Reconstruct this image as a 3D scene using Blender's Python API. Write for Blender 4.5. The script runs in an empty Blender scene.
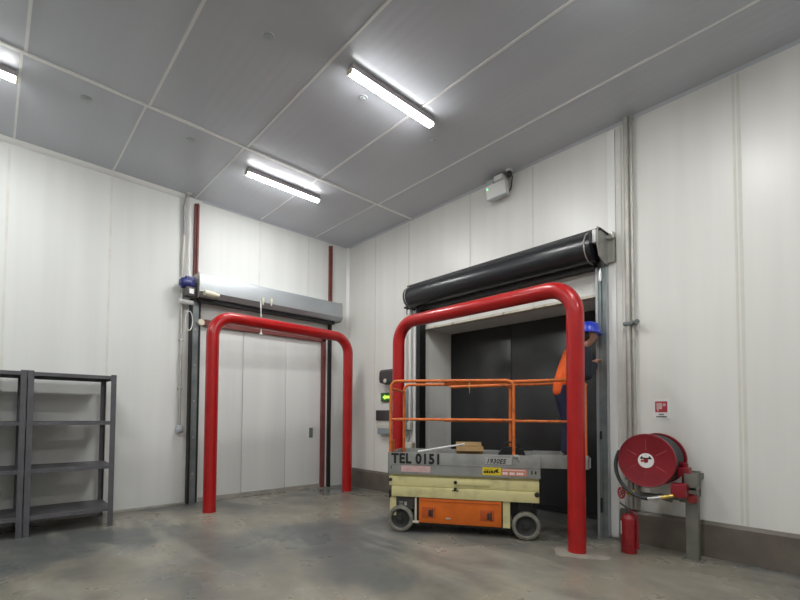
import bpy, bmesh, math, random
from mathutils import Vector, Matrix
random.seed(4)
R = math.radians
scene = bpy.context.scene
COL = scene.collection
H = 5.144                       # ceiling height

# ------------------------------------------------------------------ materials
def mat(name, col, rough=.5, metal=0., spec=.5, var=0., vscale=6., bump=0., bscale=60., stretch=(1, 1, 1),
        emit=None, estr=0., rvar=0., coat=0., wave=None, col2=None, lo=.35, hi=.65):
    m = bpy.data.materials.new(name); m.use_nodes = True
    nt = m.node_tree; N = nt.nodes; L = nt.links
    b = N['Principled BSDF']
    b.inputs['Base Color'].default_value = (*col, 1)
    b.inputs['Roughness'].default_value = rough
    b.inputs['Metallic'].default_value = metal
    b.inputs['Specular IOR Level'].default_value = spec
    b.inputs['Coat Weight'].default_value = coat
    b.inputs['Coat Roughness'].default_value = .12
    if emit:
        b.inputs['Emission Color'].default_value = (*emit, 1); b.inputs['Emission Strength'].default_value = estr
    tc = N.new('ShaderNodeTexCoord'); mp = N.new('ShaderNodeMapping')
    L.new(tc.outputs['Object'], mp.inputs['Vector']); mp.inputs['Scale'].default_value = stretch
    if var or rvar or col2:
        n = N.new('ShaderNodeTexNoise'); n.inputs['Scale'].default_value = vscale; n.inputs['Detail'].default_value = 6
        L.new(mp.outputs[0], n.inputs['Vector'])
        if var or col2:
            mx = N.new('ShaderNodeMix'); mx.data_type = 'RGBA'
            mr = N.new('ShaderNodeMapRange'); mr.inputs['From Min'].default_value = lo; mr.inputs['From Max'].default_value = hi
            L.new(n.outputs['Fac'], mr.inputs['Value']); L.new(mr.outputs[0], mx.inputs['Factor'])
            c2 = col2 if col2 else tuple(c * (1 - var) for c in col)
            mx.inputs['A'].default_value = (*col, 1); mx.inputs['B'].default_value = (*c2, 1)
            L.new(mx.outputs['Result'], b.inputs['Base Color'])
        if rvar:
            mr2 = N.new('ShaderNodeMapRange'); mr2.inputs['From Min'].default_value = .3; mr2.inputs['From Max'].default_value = .7
            mr2.inputs['To Min'].default_value = rough - rvar; mr2.inputs['To Max'].default_value = rough + rvar
            L.new(n.outputs['Fac'], mr2.inputs['Value']); L.new(mr2.outputs[0], b.inputs['Roughness'])
    h = None
    if wave:
        axis, period, dist = wave
        w = N.new('ShaderNodeTexWave'); w.bands_direction = axis; w.inputs['Scale'].default_value = 2 * math.pi / 20 / period
        w.inputs['Distortion'].default_value = .15; w.inputs['Detail'].default_value = 0
        L.new(tc.outputs['Object'], w.inputs['Vector'])
        bp = N.new('ShaderNodeBump'); bp.inputs['Strength'].default_value = 1; bp.inputs['Distance'].default_value = dist
        L.new(w.outputs['Fac'], bp.inputs['Height']); L.new(bp.outputs[0], b.inputs['Normal']); h = bp
    if bump:
        n2 = N.new('ShaderNodeTexNoise'); n2.inputs['Scale'].default_value = bscale; n2.inputs['Detail'].default_value = 3
        L.new(mp.outputs[0], n2.inputs['Vector'])
        bp = N.new('ShaderNodeBump'); bp.inputs['Strength'].default_value = 1; bp.inputs['Distance'].default_value = bump
        L.new(n2.outputs['Fac'], bp.inputs['Height'])
        if h: L.new(h.outputs[0], bp.inputs['Normal'])
        L.new(bp.outputs[0], b.inputs['Normal'])
    return m

def floor_mat():
    m = bpy.data.materials.new('polished_concrete'); m.use_nodes = True
    nt = m.node_tree; N = nt.nodes; L = nt.links; b = N['Principled BSDF']
    tc = N.new('ShaderNodeTexCoord')
    def noise(scale, detail, dist=0., off=0., st=(1, 1, 1), rz=0.):
        mp = N.new('ShaderNodeMapping'); mp.inputs['Location'].default_value = (off, off * .7, 0); mp.inputs['Scale'].default_value = st
        mp.inputs['Rotation'].default_value = (0, 0, rz)
        n = N.new('ShaderNodeTexNoise'); n.inputs['Scale'].default_value = scale; n.inputs['Detail'].default_value = detail
        n.inputs['Distortion'].default_value = dist; n.inputs['Roughness'].default_value = .6
        L.new(tc.outputs['Object'], mp.inputs[0]); L.new(mp.outputs[0], n.inputs['Vector']); return n.outputs['Fac']
    def rng(v, a, c, lo=0., hi=1.):
        r = N.new('ShaderNodeMapRange'); r.inputs[1].default_value = a; r.inputs[2].default_value = c
        r.inputs[3].default_value = lo; r.inputs[4].default_value = hi; L.new(v, r.inputs[0]); return r.outputs[0]
    def mix(f, a, c):
        x = N.new('ShaderNodeMix'); x.data_type = 'RGBA'; L.new(f, x.inputs['Factor'])
        for k, s in (('A', a), ('B', c)):
            if isinstance(s, tuple): x.inputs[k].default_value = (*s, 1)
            else: L.new(s, x.inputs[k])
        return x.outputs['Result']
    big = noise(.42, 5, .3, 3.1); mid = noise(.9, 5, .25, 9.); fine = noise(9, 8, .2, 1.); tr = noise(1.3, 5, .4, 21., (1, .3, 1), R(38))
    c = mix(rng(big, .43, .58), (.262, .238, .186), (.112, .121, .120))
    c = mix(rng(mid, .44, .66, 0, .75), c, (.092, .096, .094))
    c = mix(rng(tr, .50, .66, 0, .7), c, (.35, .335, .28))
    c = mix(rng(fine, .35, .7, 0, .22), c, (.13, .13, .12))
    L.new(c, b.inputs['Base Color'])
    L.new(rng(mid, .35, .65, .22, .42), b.inputs['Roughness'])
    b.inputs['Specular IOR Level'].default_value = .45
    bp = N.new('ShaderNodeBump'); bp.inputs['Distance'].default_value = .0004; L.new(fine, bp.inputs['Height']); L.new(bp.outputs[0], b.inputs['Normal'])
    return m

M = {}
M['floor'] = floor_mat()
M['wall_l'] = mat('white_panel_left', (.77, .785, .765), .55, spec=.3, wave=('X', .10, .0002), bump=.0006, bscale=9, stretch=(2.2, 2.2, .12), var=.05, vscale=2)
M['wall_r'] = mat('white_panel_right', (.78, .775, .74), .34, wave=('Y', .10, .0002), bump=.0006, bscale=9, stretch=(2.2, 2.2, .12), var=.05, vscale=2)
M['ceil'] = mat('grey_ceiling_panel', (.545, .57, .62), .27, wave=('X', .11, .0005), bump=.0011, bscale=9, stretch=(2.2, .12, 2.2), var=.05, vscale=1)
M['joint'] = mat('joint_sealant', (.75, .745, .70), .5, var=.1)
M['joint_pale'] = mat('panel_joint_profile', (.80, .80, .79), .3, var=.05)
M['groove'] = mat('panel_joint_yellow_grey', (.70, .69, .63), .6, var=.06)  # yellowish-grey colour of the right wall panel joints
M['trim'] = mat('white_cove_trim', (.82, .82, .80), .35)
M['curb'] = mat('brown_curb_paint', (.155, .132, .108), .5, var=.25, vscale=4, rvar=.1, bump=.001, bscale=30)
M['red'] = mat('red_gloss_paint', (.44, .006, .007), .28, spec=.5, var=.14, vscale=5, bump=.0006, bscale=18, coat=.25)
M['redbrown'] = mat('red_primer', (.22, .060, .055), .55, var=.25)
M['galv'] = mat('galvanised_steel', (.44, .47, .49), .5, metal=.6, spec=.4, var=.10, vscale=1.5, bump=.0012, bscale=1.2)
M['galvdk'] = mat('dull_galvanised_guide', (.25, .29, .29), .45, metal=.55, var=.25, vscale=6)
M['galvmat'] = mat('matt_zinc', (.56, .545, .50), .5, metal=.5, var=.2, vscale=5)
M['rubber'] = mat('black_rubber', (.012, .012, .013), .5)
M['blackvinyl'] = mat('black_vinyl', (.018, .02, .024), .30, spec=.55, bump=.0008, bscale=5, var=.2)
M['blackdoor'] = mat('charcoal_door', (.030, .032, .034), .26, spec=.6, bump=.0010, bscale=1.6, var=.15, vscale=2)
M['orange'] = mat('orange_rail_paint', (.68, .165, .028), .4, var=.35, vscale=14, col2=(.36, .10, .03), lo=.5, hi=.75)
M['orangebox'] = mat('orange_door_paint', (.72, .15, .012), .38, var=.2, vscale=5, bump=.0006, bscale=20)
M['cream'] = mat('cream_paint', (.66, .60, .30), .45, vscale=5, col2=(.42, .37, .18), lo=.52, hi=.8, bump=.0006, bscale=25)
M['greyp'] = mat('platform_grey_paint', (.30, .305, .29), .42, vscale=6, col2=(.21, .21, .20), lo=.45, hi=.75)
M['deck'] = mat('deck_plate', (.13, .13, .125), .5, metal=.3, var=.3, vscale=10)
M['dark'] = mat('dark_machinery', (.022, .022, .02), .55, var=.3)
M['tyre'] = mat('grey_solid_tyre', (.23, .22, .185), .7, var=.4, vscale=15)
M['hubdk'] = mat('wheel_hub_paint', (.030, .030, .028), .6, var=.3)
M['shelf'] = mat('shelf_grey_paint', (.115, .113, .125), .42, var=.2, vscale=8)
M['bolt'] = mat('bright_plate', (.62, .62, .62), .35, metal=.6)
M['reel'] = mat('reel_red_enamel', (.25, .010, .020), .36, var=.2, vscale=5)
M['reelrib'] = mat('reel_worn_rib', (.44, .05, .055), .5, var=.3, vscale=20)
M['hose'] = mat('grey_black_hose', (.04, .045, .048), .5, var=.2)
M['brass'] = mat('brass', (.72, .52, .14), .3, metal=.8)
M['alu'] = mat('aluminium', (.66, .66, .64), .35, metal=.8)
M['white'] = mat('white_plastic', (.80, .80, .79), .4)
M['offwhite'] = mat('cream_plastic', (.70, .66, .52), .45)
M['black'] = mat('black_print', (.01, .01, .01), .5)
M['ext'] = mat('extinguisher_red', (.27, .009, .014), .3, coat=.2, var=.08)
M['signred'] = mat('sign_red', (.42, .03, .05), .45)
M['pink'] = mat('pink_sticker', (.66, .44, .43), .5, var=.15, vscale=18)
M['yellow'] = mat('yellow_sticker', (.78, .60, .02), .45)
M['sred'] = mat('faded_red_sticker', (.62, .22, .15), .5)
M['card'] = mat('cardboard', (.36, .235, .10), .8, var=.2)
M['blue'] = mat('blue_helmet', (.012, .045, .50), .3, coat=.3)
M['motor'] = mat('blue_motor_paint', (.022, .03, .16), .4)
M['vest'] = mat('hi_vis_orange', (.95, .135, .012), .65, bump=.004, bscale=14)
M['tape'] = mat('reflective_tape', (.62, .62, .58), .35)
M['navy'] = mat('navy_knit', (.012, .016, .024), .85, bump=.003, bscale=20)
M['denim'] = mat('dark_blue_work_trousers', (.010, .014, .050), .8, bump=.005, bscale=10)
M['skin'] = mat('skin', (.40, .215, .145), .5)
M['hair'] = mat('dark_hair', (.02, .015, .012), .6)
M['eye'] = mat('eye_white', (.7, .7, .68), .3)
M['boot'] = mat('brown_boot_leather', (.04, .026, .018), .6)
M['darkbox'] = mat('dark_grey_plastic', (.05, .045, .048), .4)
M['greybox'] = mat('pale_grey_enclosure', (.42, .46, .48), .45)
M['beige'] = mat('beige_enclosure', (.62, .62, .56), .45)
M['bluegrey'] = mat('blue_grey_enclosure', (.28, .33, .36), .45)
M['exitdk'] = mat('exit_sign_green', (.02, .16, .03), .4, emit=(.10, .45, .04), estr=.03)
M['exit'] = mat('exit_sign_lit', (.5, .9, .1), .4, emit=(.62, 1., .10), estr=.6)
M['led'] = mat('green_led', (.1, .9, .3), .3, emit=(.15, 1., .45), estr=1.5)
M['tube'] = mat('lit_diffuser', (.9, .9, .9), .4, emit=(1., 1., .985), estr=110.)
M['tubeside'] = mat('lit_diffuser_flank', (.9, .9, .9), .4, emit=(1., 1., .985), estr=21.)
M['bracket'] = mat('bracket_grey', (.36, .36, .33), .45, metal=.3, var=.2)
M['tray'] = mat('lamp_tray_grey', (.36, .34, .35), .5)
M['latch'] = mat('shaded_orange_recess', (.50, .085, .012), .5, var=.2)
M['steelpost'] = mat('grey_green_post', (.20, .195, .17), .55, metal=.2, var=.25, vscale=6)
M['rust'] = mat('worn_panel_edge', (.60, .56, .47), .6, col2=(.30, .22, .14), vscale=16, lo=.55, hi=.72)
M['patch'] = mat('pale_floor_repair', (.31, .285, .24), .6, col2=(.24, .22, .19), vscale=8)

# ------------------------------------------------------------------ mesh helpers
def fillet(pts, rad, seg=8, closed=False):
    pts = [Vector(p) for p in pts]; out = []; n = len(pts)
    for i, p in enumerate(pts):
        if not closed and i in (0, n - 1): out.append(p); continue
        a = pts[i - 1] - p; c = pts[(i + 1) % n] - p
        la, lc = a.length, c.length; a.normalize(); c.normalize()
        ang = a.angle(c)
        if ang > math.pi - .02: out.append(p); continue
        d = min(rad / math.tan(ang / 2), la * .49, lc * .49); r = d * math.tan(ang / 2)
        bis = (a + c).normalized(); cen = p + bis * (r / math.sin(ang / 2))
        s = p + a * d - cen; e = p + c * d - cen
        for k in range(seg + 1):
            out.append(cen + s.normalized().slerp(e.normalized(), k / seg) * r)
    return out

class MB:
    def __init__(s): s.bm = bmesh.new(); s.mi = 0
    def _fin(s, faces):
        for f in faces: f.material_index = s.mi
    def box(s, c, d, rz=0., bev=0., rot=None):
        t = bmesh.new(); bmesh.ops.create_cube(t, size=1)
        bmesh.ops.scale(t, vec=d, verts=t.verts)
        if bev: bmesh.ops.bevel(t, geom=list(t.edges), offset=bev, segments=2, affect='EDGES', profile=.6)
        mtx = Matrix.Translation(c) @ (rot.to_4x4() if rot else Matrix.Rotation(rz, 4, 'Z'))
        t.transform(mtx); s.add(t); return s
    def b(s, x0, x1, y0, y1, z0, z1, bev=0.):
        return s.box(((x0 + x1) / 2, (y0 + y1) / 2, (z0 + z1) / 2), (abs(x1 - x0), abs(y1 - y0), abs(z1 - z0)), 0, bev)
    def add(s, t):
        vm = {v: s.bm.verts.new(v.co) for v in t.verts}
        for f in t.faces:
            try: nf = s.bm.faces.new([vm[v] for v in f.verts]); nf.material_index = s.mi
            except ValueError: pass
        t.free()
    def cyl(s, p0, p1, r, r1=None, n=24): return s.sweep([p0, p1], r, n, r1=r1)
    def sweep(s, pts, r, n=16, closed=False, r1=None, cap=True):
        pts = [Vector(p) for p in pts]; k = len(pts); rings = []; up = None
        for i, p in enumerate(pts):
            if closed: t = pts[(i + 1) % k] - pts[i - 1]
            else: t = pts[min(i + 1, k - 1)] - pts[max(i - 1, 0)]
            t.normalize()
            if up is None:
                up = Vector((0, 0, 1)) if abs(t.z) < .9 else Vector((1, 0, 0))
            up = (up - t * up.dot(t)).normalized(); sd = t.cross(up)
            rr = r if r1 is None else r + (r1 - r) * i / (k - 1)
            rings.append([s.bm.verts.new(p + (up * math.cos(a) + sd * math.sin(a)) * rr) for a in (2 * math.pi * j / n for j in range(n))])
        fs = []
        for i in range(k if closed else k - 1):
            A, B = rings[i], rings[(i + 1) % k]
            for j in range(n): fs.append(s.bm.faces.new((A[j], B[j], B[(j + 1) % n], A[(j + 1) % n])))
        if not closed and cap:
            fs.append(s.bm.faces.new(rings[0])); fs.append(s.bm.faces.new(rings[-1][::-1]))
        s._fin(fs); return s
    def lathe(s, prof, o=(0, 0, 0), axis='Z', n=32):
        # prof: (radius, height) list
        rot = {'Z': Matrix.Identity(3), 'X': Matrix.Rotation(R(90), 3, 'Y'), 'Y': Matrix.Rotation(R(-90), 3, 'X')}[axis]
        o = Vector(o); rings = []; fs = []
        for r, h in prof:
            if r < 1e-6: rings.append([s.bm.verts.new(o + rot @ Vector((0, 0, h)))])
            else: rings.append([s.bm.verts.new(o + rot @ Vector((r * math.cos(2 * math.pi * j / n), r * math.sin(2 * math.pi * j / n), h))) for j in range(n)])
        for A, B in zip(rings, rings[1:]):
            for j in range(n):
                a0, a1 = A[j % len(A)], A[(j + 1) % len(A)]; b0, b1 = B[j % len(B)], B[(j + 1) % len(B)]
                vs = []
                for v in (a0, a1, b1, b0):
                    if v not in vs: vs.append(v)
                if len(vs) > 2: fs.append(s.bm.faces.new(vs))
        s._fin(fs); return s
    def prism(s, poly, o, ux, uy, th):
        # polygon in the plane (ux,uy) at o, extruded by th along ux x uy
        o, ux, uy = Vector(o), Vector(ux), Vector(uy); nn = ux.cross(uy).normalized() * th
        A = [s.bm.verts.new(o + ux * x + uy * y) for x, y in poly]; B = [s.bm.verts.new(v.co + nn) for v in A]
        n = len(A); fs = [s.bm.faces.new(A[::-1]), s.bm.faces.new(B)]
        for i in range(n): fs.append(s.bm.faces.new((A[i], A[(i + 1) % n], B[(i + 1) % n], B[i])))
        s._fin(fs); return s
    def sphere(s, c, r, sc=(1, 1, 1), rot=None, u=24, v=16):
        t = bmesh.new(); bmesh.ops.create_uvsphere(t, u_segments=u, v_segments=v, radius=r)
        t.transform(Matrix.Translation(c) @ (rot.to_4x4() if rot else Matrix.Identity(4)) @ Matrix.Diagonal((*sc, 1))); s.add(t); return s
    def build(s, name, m, parent=None, ang=38):
        bmesh.ops.recalc_face_normals(s.bm, faces=s.bm.faces)
        me = bpy.data.meshes.new(name); s.bm.to_mesh(me); s.bm.free()
        for x in (m if isinstance(m, (list, tuple)) else [m]): me.materials.append(x)
        for p in me.polygons: p.use_smooth = True
        me.set_sharp_from_angle(angle=R(ang))
        o = bpy.data.objects.new(name, me); COL.objects.link(o)
        if parent: o.parent = parent
        return o

def thing(name, label, cat, loc=(0, 0, 0), rz=0., group=None):
    o = bpy.data.objects.new(name, None); COL.objects.link(o); o.location = loc; o.rotation_euler = (0, 0, rz)
    o.empty_display_size = .1; o['label'] = label; o['category'] = cat
    if group: o['group'] = group
    return o
def tag(o, label, cat, group=None):
    o['label'] = label; o['category'] = cat
    if group: o['group'] = group
    return o
def struct(o, label=None):
    o['kind'] = 'structure'
    if label: o['label'] = label
    return o
def text(name, s, size, m, parent, loc, rot, shear=0., bold=.0, sx=1., sp=1.):
    cu = bpy.data.curves.new(name, 'FONT'); cu.body = s; cu.size = size; cu.extrude = .0008; cu.shear = shear; cu.offset = bold; cu.space_character = sp
    t = bpy.data.objects.new(name, cu); COL.objects.link(t)
    dg = bpy.context.evaluated_depsgraph_get(); me = bpy.data.meshes.new_from_object(t.evaluated_get(dg))
    bpy.data.objects.remove(t); bpy.data.curves.remove(cu)
    me.name = name; me.materials.clear(); me.materials.append(m)
    o = bpy.data.objects.new(name, me); COL.objects.link(o); o.parent = parent; o.location = loc; o.rotation_euler = rot; o.scale = (sx, 1, 1)
    return o

# ------------------------------------------------------------------ the room
struct(MB().b(-11, 1.0, -13, .3, -.1, 0).build('floor', M['floor']), 'polished grey concrete floor')
struct(MB().b(-11.1, 1.0, -13.1, .3, H, H + .1).build('ceiling', M['ceil']), 'grey insulated panel ceiling')
DX0, DX1, DZ = -3.08, -.58, 3.07          # left doorway
w = MB(); w.b(-11, DX0, 0, .12, 0, H).b(DX1, 0, 0, .12, 0, H).b(DX0, DX1, 0, .12, DZ, H)
struct(w.build('wall_left', M['wall_l']), 'white insulated panel wall')
OY0, OY1, OZ, OD = -2.30, -5.38, 3.03, .80   # dock opening
w = MB(); w.b(0, .12, OY0, .12, 0, H).b(0, .12, -13, OY1, 0, H).b(0, .12, OY1, OY0, OZ, H)
w.b(.12, OD, OY0, OY0 + .1, 0, OZ + .1).b(.12, OD, OY1 - .1, OY1, 0, OZ + .1).b(.12, OD, OY1, OY0, OZ, OZ + .1)
struct(w.build('wall_right', M['wall_r']), 'white insulated panel wall with deep dock opening')
struct(MB().b(-11.12, -11, -13, .12, 0, H).build('wall_far', M['wall_r']))
struct(MB().b(-11, .12, -13.12, -13, 0, H).build('wall_back', M['wall_l']))
k = 1
def trim(mb, m, label=None):
    global k
    struct(mb.build('trim_%d' % k, m), label); k += 1
# ceiling joints
trim(MB().b(-11, 0, -2.00, -1.955, H - .012, H + .01), M['joint_pale'])
for x in (-10.35, -9.15, -7.95, -6.74, -5.53, -4.40, -3.20, -2.02, -.83):
    trim(MB().b(x - .014, x + .014, -13, -2.0, H - .007, H + .01), M['joint_pale'])
    trim(MB().b(x - .040, x - .016, -1.955, 0, H - .005, H + .01), M['joint_pale'])
# coves where the left wall meets the ceiling, and joints of the wall panels
trim(MB().prism([(0, 0), (0, -.065), (-.02, -.058), (-.048, -.03), (-.055, 0)], (-11, 0, H), (0, 1, 0), (0, 0, 1), 7.6), M['trim'])
trim(MB().prism([(0, 0), (0, -.03), (-.03, 0)], (-3.1, 0, H), (0, 1, 0), (0, 0, 1), 3.1), M['ceil'])
trim(MB().prism([(0, 0), (0, -.03), (-.03, 0)], (0, 0, H), (1, 0, 0), (0, 0, 1), 13), M['ceil'])
trim(MB().prism([(0, 0), (-.05, 0), (0, -.05)], (0, 0, 0), (1, 0, 0), (0, 1, 0), H), M['trim'])
for x in (-9.1, -7.95, -6.75, -5.60, -4.43):
    trim(MB().b(x - .014, x + .014, -.003, .01, 0, H - .09), M['joint'])
for x, z0 in ((-3.30, 0), (-2.05, 3.07), (-1.0, 3.07)):
    trim(MB().b(x - .014, x + .014, -.003, .01, z0, H - .05), M['joint'])
for y, z0 in ((-.93, .37), (-1.9, .37), (-3.33, 3.05), (-4.46, 3.05)):
    trim(MB().b(-.003, .01, y - .014, y + .014, z0, H - .05), M['groove'])
for y in (-6.82, -7.95, -9.1, -10.25):
    mb = MB(); mb.b(-.004, .01, y - .034, y - .006, .37, H - .05).b(-.004, .01, y + .012, y + .034, .37, H - .05)
    trim(mb, M['groove'])
# flashings beside the dock opening
trim(MB().b(-.018, 0, -5.60, -5.51, .02, H - .06), M['trim'])
trim(MB().b(-.012, 0, -5.67, -5.612, .37, H - .06), M['joint'])
trim(MB().b(-.02, 0, -2.13, -2.05, .02, 3.4), M['trim'])
trim(MB().b(-.02, 0, -2.24, -2.16, .02, 3.4), M['trim'])
# worn lower edge of the lintel over the dock opening
trim(MB().b(-.008, .12, OY1, OY0, OZ - .012, OZ + .022), M['rust'], 'worn chipped edge over dock opening')
# ribs on the recess jamb panel
mb = MB()
for i in range(12):
    mb.b(.15 + i * .055, .165 + i * .055, OY0 - .010, OY0 + .01, 0, OZ)
trim(mb, M['wall_r'])
# painted curb along the right wall
def curb(y0, y1):
    mb = MB(); mb.prism([(0, 0), (-.05, 0), (-.05, .34), (-.022, .375), (0, .375)], (0, y0, 0), (1, 0, 0), (0, 0, 1), y0 - y1)
    return struct(mb.build('baseboard_right', M['curb']), 'brown painted curb along right wall')
curb(0, -2.12); curb(-5.62, -13)
struct(MB().b(-11, DX0 - .16, -.012, 0, 0, .035).build('baseboard_left', M['galvmat']))

# white leaf in the left doorway
mb = MB()
for x0, x1 in ((DX0, -2.32), (-2.312, -1.45), (-1.442, DX1)): mb.b(x0, x1, .045, .105, .075, DZ - .0, .003)
door = struct(mb.build('door_1', M['wall_l']), 'white panelled sliding door with recessed handle')
MB().b(-.91, -.83, .028, .05, 1.02, 1.22, .006).b(-.895, -.845, .015, .03, 1.05, 1.19, .006).build('door_handle', M['galvdk'], door)
MB().b(DX0, DX1, .03, .11, 0, .075).build('sill_strip', M['galvmat'], door)
fr = MB(); fr.b(DX1 - .075, DX1 + .01, -.02, .04, 0, DZ).b(DX0, DX1, -.02, .04, DZ - .07, DZ + .03)
struct(fr.build('door_frame', M['redbrown']), 'dull red steel frame round the white door')

# charcoal dock door at the back of the deep opening
mb = MB()
for y0, y1 in ((OY1, -3.62), (-3.61, OY0)): mb.b(OD - .06, OD, y0, y1, .02, OZ, .003)
door = struct(mb.build('door_2', M['blackdoor']), 'glossy charcoal dock door at back of deep opening')
MB().b(OD - .075, OD - .06, OY1, OY0, .02, .09).build('bottom_seal', M['rubber'], door)

# ------------------------------------------------------------------ ceiling lamps
def lamp(label):
    t = thing('batten_light', label, 'ceiling light', group='batten lights on the ceiling')
    MB().b(-.62, .62, -.045, .045, -.056, .0, .004).b(-.62, .62, -.049, .049, -.066, -.054, .004).build('tray', M['tray'], t)
    prof = [(-.042, -.066), (.042, -.066), (.044, -.073), (.041, -.088), (.028, -.097), (0, -.099), (-.028, -.097), (-.041, -.088), (-.044, -.073)]
    df = MB().prism(prof, (-.615, 0, 0), (0, 1, 0), (0, 0, 1), 1.23).build('diffuser', [M['tube'], M['tubeside']], t)
    for p in df.data.polygons: p.material_index = 0 if p.normal.z < -.7 else 1
    for s in (-1, 1):
        MB().b(s * .615, s * .64, -.043, .043, -.102, -.05, .012).build('end_cap', M['offwhite'], t)
    return t
L0 = lamp('lit batten light nearest the middle of the ceiling, in front of the long joint')
def place(t, x, y): t.location = (x, y, H - .002)
place(L0, -2.40, -4.11)
def dup(t, label, copy_label=True):
    c = t.copy(); COL.objects.link(c); c['label'] = label
    for ch in t.children:
        d = ch.copy(); COL.objects.link(d); d.parent = c
    return c
for x, y, lb in ((-2.36, -1.50, 'lit batten light on ceiling above the white door'),
                 (-6.21, -1.57, 'lit batten light cut off by left edge of photo, above the shelf'),
                 (-2.40, -6.72, 'lit batten light out of view over the hose reel'),
                 (-6.21, -4.15, 'added lit batten light out of view in second row from left wall'),  # rest of this list: unseen lamps added to even out the room light
                 (-6.21, -6.72, 'added lit batten light out of view just ahead of the viewer'),
                 (-2.40, -9.6, 'added lit batten light out of view beside right wall behind viewer'),
                 (-6.21, -9.6, 'added lit batten light out of view behind viewer')):
    place(dup(L0, lb), x, y)
for x, y, lb in ((-4.97, -1.62, 'small round cap on ceiling nearest the left batten light'),
                 (-3.81, -3.85, 'small round cap alone on ceiling panel left of middle batten light'),
                 (-2.62, -3.82, 'small round cap on ceiling beside middle batten light'),
                 (-3.82, -1.63, 'small round cap on ceiling left of the batten over the white door'),
                 (-1.45, -3.84, 'small round cap on ceiling past the right end of middle batten light')):
    mb = MB(); mb.lathe([(0, -.016), (.022, -.016), (.024, -.010), (.05, -.008), (.055, 0), (0, 0)], (0, 0, 0), n=24)
    o = tag(mb.build('ceiling_cap', M['greybox']), lb, 'ceiling cap', 'fixing caps on the ceiling'); o.location = (x, y, H)

# ------------------------------------------------------------------ red hoop guards
def hoop(a, b_, top, label, r=.095):
    a, b_ = Vector(a), Vector(b_); up = Vector((0, 0, 1)); cz = top - r
    d = b_ - a
    t = thing('hoop_guard', label, 'bollard hoop', a, 0)
    MB().sweep(fillet([(0, 0, 0), up * cz, d + up * cz, d], .32, 14), r, 32).build('pipe', M['red'], t)
    return t
hoop((-3.20, -.87, 0), (-.50, -.70, 0), 3.10, 'red painted steel pipe hoop guarding the white door')
hoop((-.92, -2.62, 0), (-.92, -5.50, 0), 3.04, 'red painted steel pipe hoop guarding the black dock opening, behind the lift')
mb = MB(); pts = []
for i in range(28):
    a = 2 * math.pi * i / 28; q = .27 + .035 * math.sin(3 * a) + .025 * math.sin(7 * a + 1); pts.append((q * math.cos(a), q * math.sin(a)))
mb.prism(pts, (-.90, -5.53, 0), (1, 0, 0), (0, 1, 0), .004)
trim(mb, M['patch'], 'pale concrete repair round the foot of red hoop')

# red steel columns let into the left wall
tag(MB().b(-3.235, -3.165, -.05, 0, 3.80, H - .10).b(-3.205, -3.195, -.09, -.05, 3.80, H - .10).build('steel_column', M['redbrown']), 'dark red steel column above left end of galvanised roller box', 'column', 'red columns over the roller box')
tag(MB().b(-.515, -.445, -.05, 0, 3.80, H - .10).b(-.485, -.475, -.09, -.05, 3.80, H - .10).build('steel_column', M['redbrown']), 'dark red steel column above right end of galvanised roller box', 'column', 'red columns over the roller box')

# ------------------------------------------------------------------ galvanised roller curtain on the left doorway
t = thing('roller_curtain', 'galvanised roller box with side guides over the white door', 'roller door', (-3.2, 0, 0))
X = -3.2
def lx(mb): return mb
mb = MB(); mb.prism([(0, 3.80), (-.30, 3.79), (-.33, 3.72), (-.33, 3.50), (-.26, 3.42), (0, 3.42)], (-.02, 0, 0), (0, 1, 0), (0, 0, 1), 2.83)
mb.build('roller_box', M['galv'], t)
for x in (-.035, 2.81):
    MB().prism([(0, 3.815), (-.31, 3.805), (-.342, 3.73), (-.342, 3.49), (-.27, 3.405), (0, 3.405)], (x, 0, 0), (0, 1, 0), (0, 0, 1), .016).build('end_plate', M['galvmat'], t)
MB().b(.0, 2.72, -.20, -.06, 3.36, 3.42).build('bottom_bar', M['rubber'], t)
g = MB().b(-.055, .045, -.09, 0, 0, 3.42).build('guide', M['galvdk'], t)
MB().b(-.085, -.055, -.11, 0, .02, 3.40).build('seal', M['rubber'], g); MB().b(.045, .07, -.11, 0, .02, 3.40).build('seal', M['rubber'], g)
for z in (.5, 1.1, 1.7, 2.3, 2.9): MB().lathe([(0, -.006), (.012, -.004), (.014, 0)], (-.005, -.09, z), 'Y', 12).build('bolt', M['galvmat'], g)
g = MB().b(2.68, 2.72, -.10, 0, 0, 3.42).build('guide', M['rubber'], t)
MB().b(2.72, 2.76, -.06, 0, .02, 3.40).build('cover_strip', M['trim'], g)
mb = MB().lathe([(0, 0), (.05, 0), (.085, .03), (.095, .10), (.085, .16), (.05, .18), (.045, .24), (0, .24)], (-.29, -.17, 3.62), 'X', 20)
mb.b(-.22, -.06, -.24, -.10, 3.57, 3.73, .02)
mo = mb.build('drive_motor', M['motor'], t)
MB().b(-.16, -.12, -.20, -.14, 3.73, 3.77, .008).build('cable_gland', M['white'], mo)
sb = MB().b(-.22, -.07, -.27, -.12, 3.40, 3.55, .01).build('switch_box', M['darkbox'], t)
MB().b(-.17, -.10, -.276, -.27, 3.44, 3.52).build('box_label', M['white'], sb)
MB().cyl((-.28, -.14, 3.32), (-.07, -.14, 3.32), .04).build('junction', M['white'], t)
mb = MB().cyl((.03, -.37, 3.47), (.20, -.37, 3.46), .05).cyl((.20, -.37, 3.46), (.27, -.37, 3.455), .035)
mb.b(.05, .18, -.36, -.30, 3.44, 3.50).build('sensor', M['offwhite'], t)
MB().lathe([(0, -.03), (.05, -.03), (.06, 0), (.05, .05), (0, .06)], (.07, -.13, 3.02), 'Y', 18).build('sensor', M['offwhite'], t)
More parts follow.
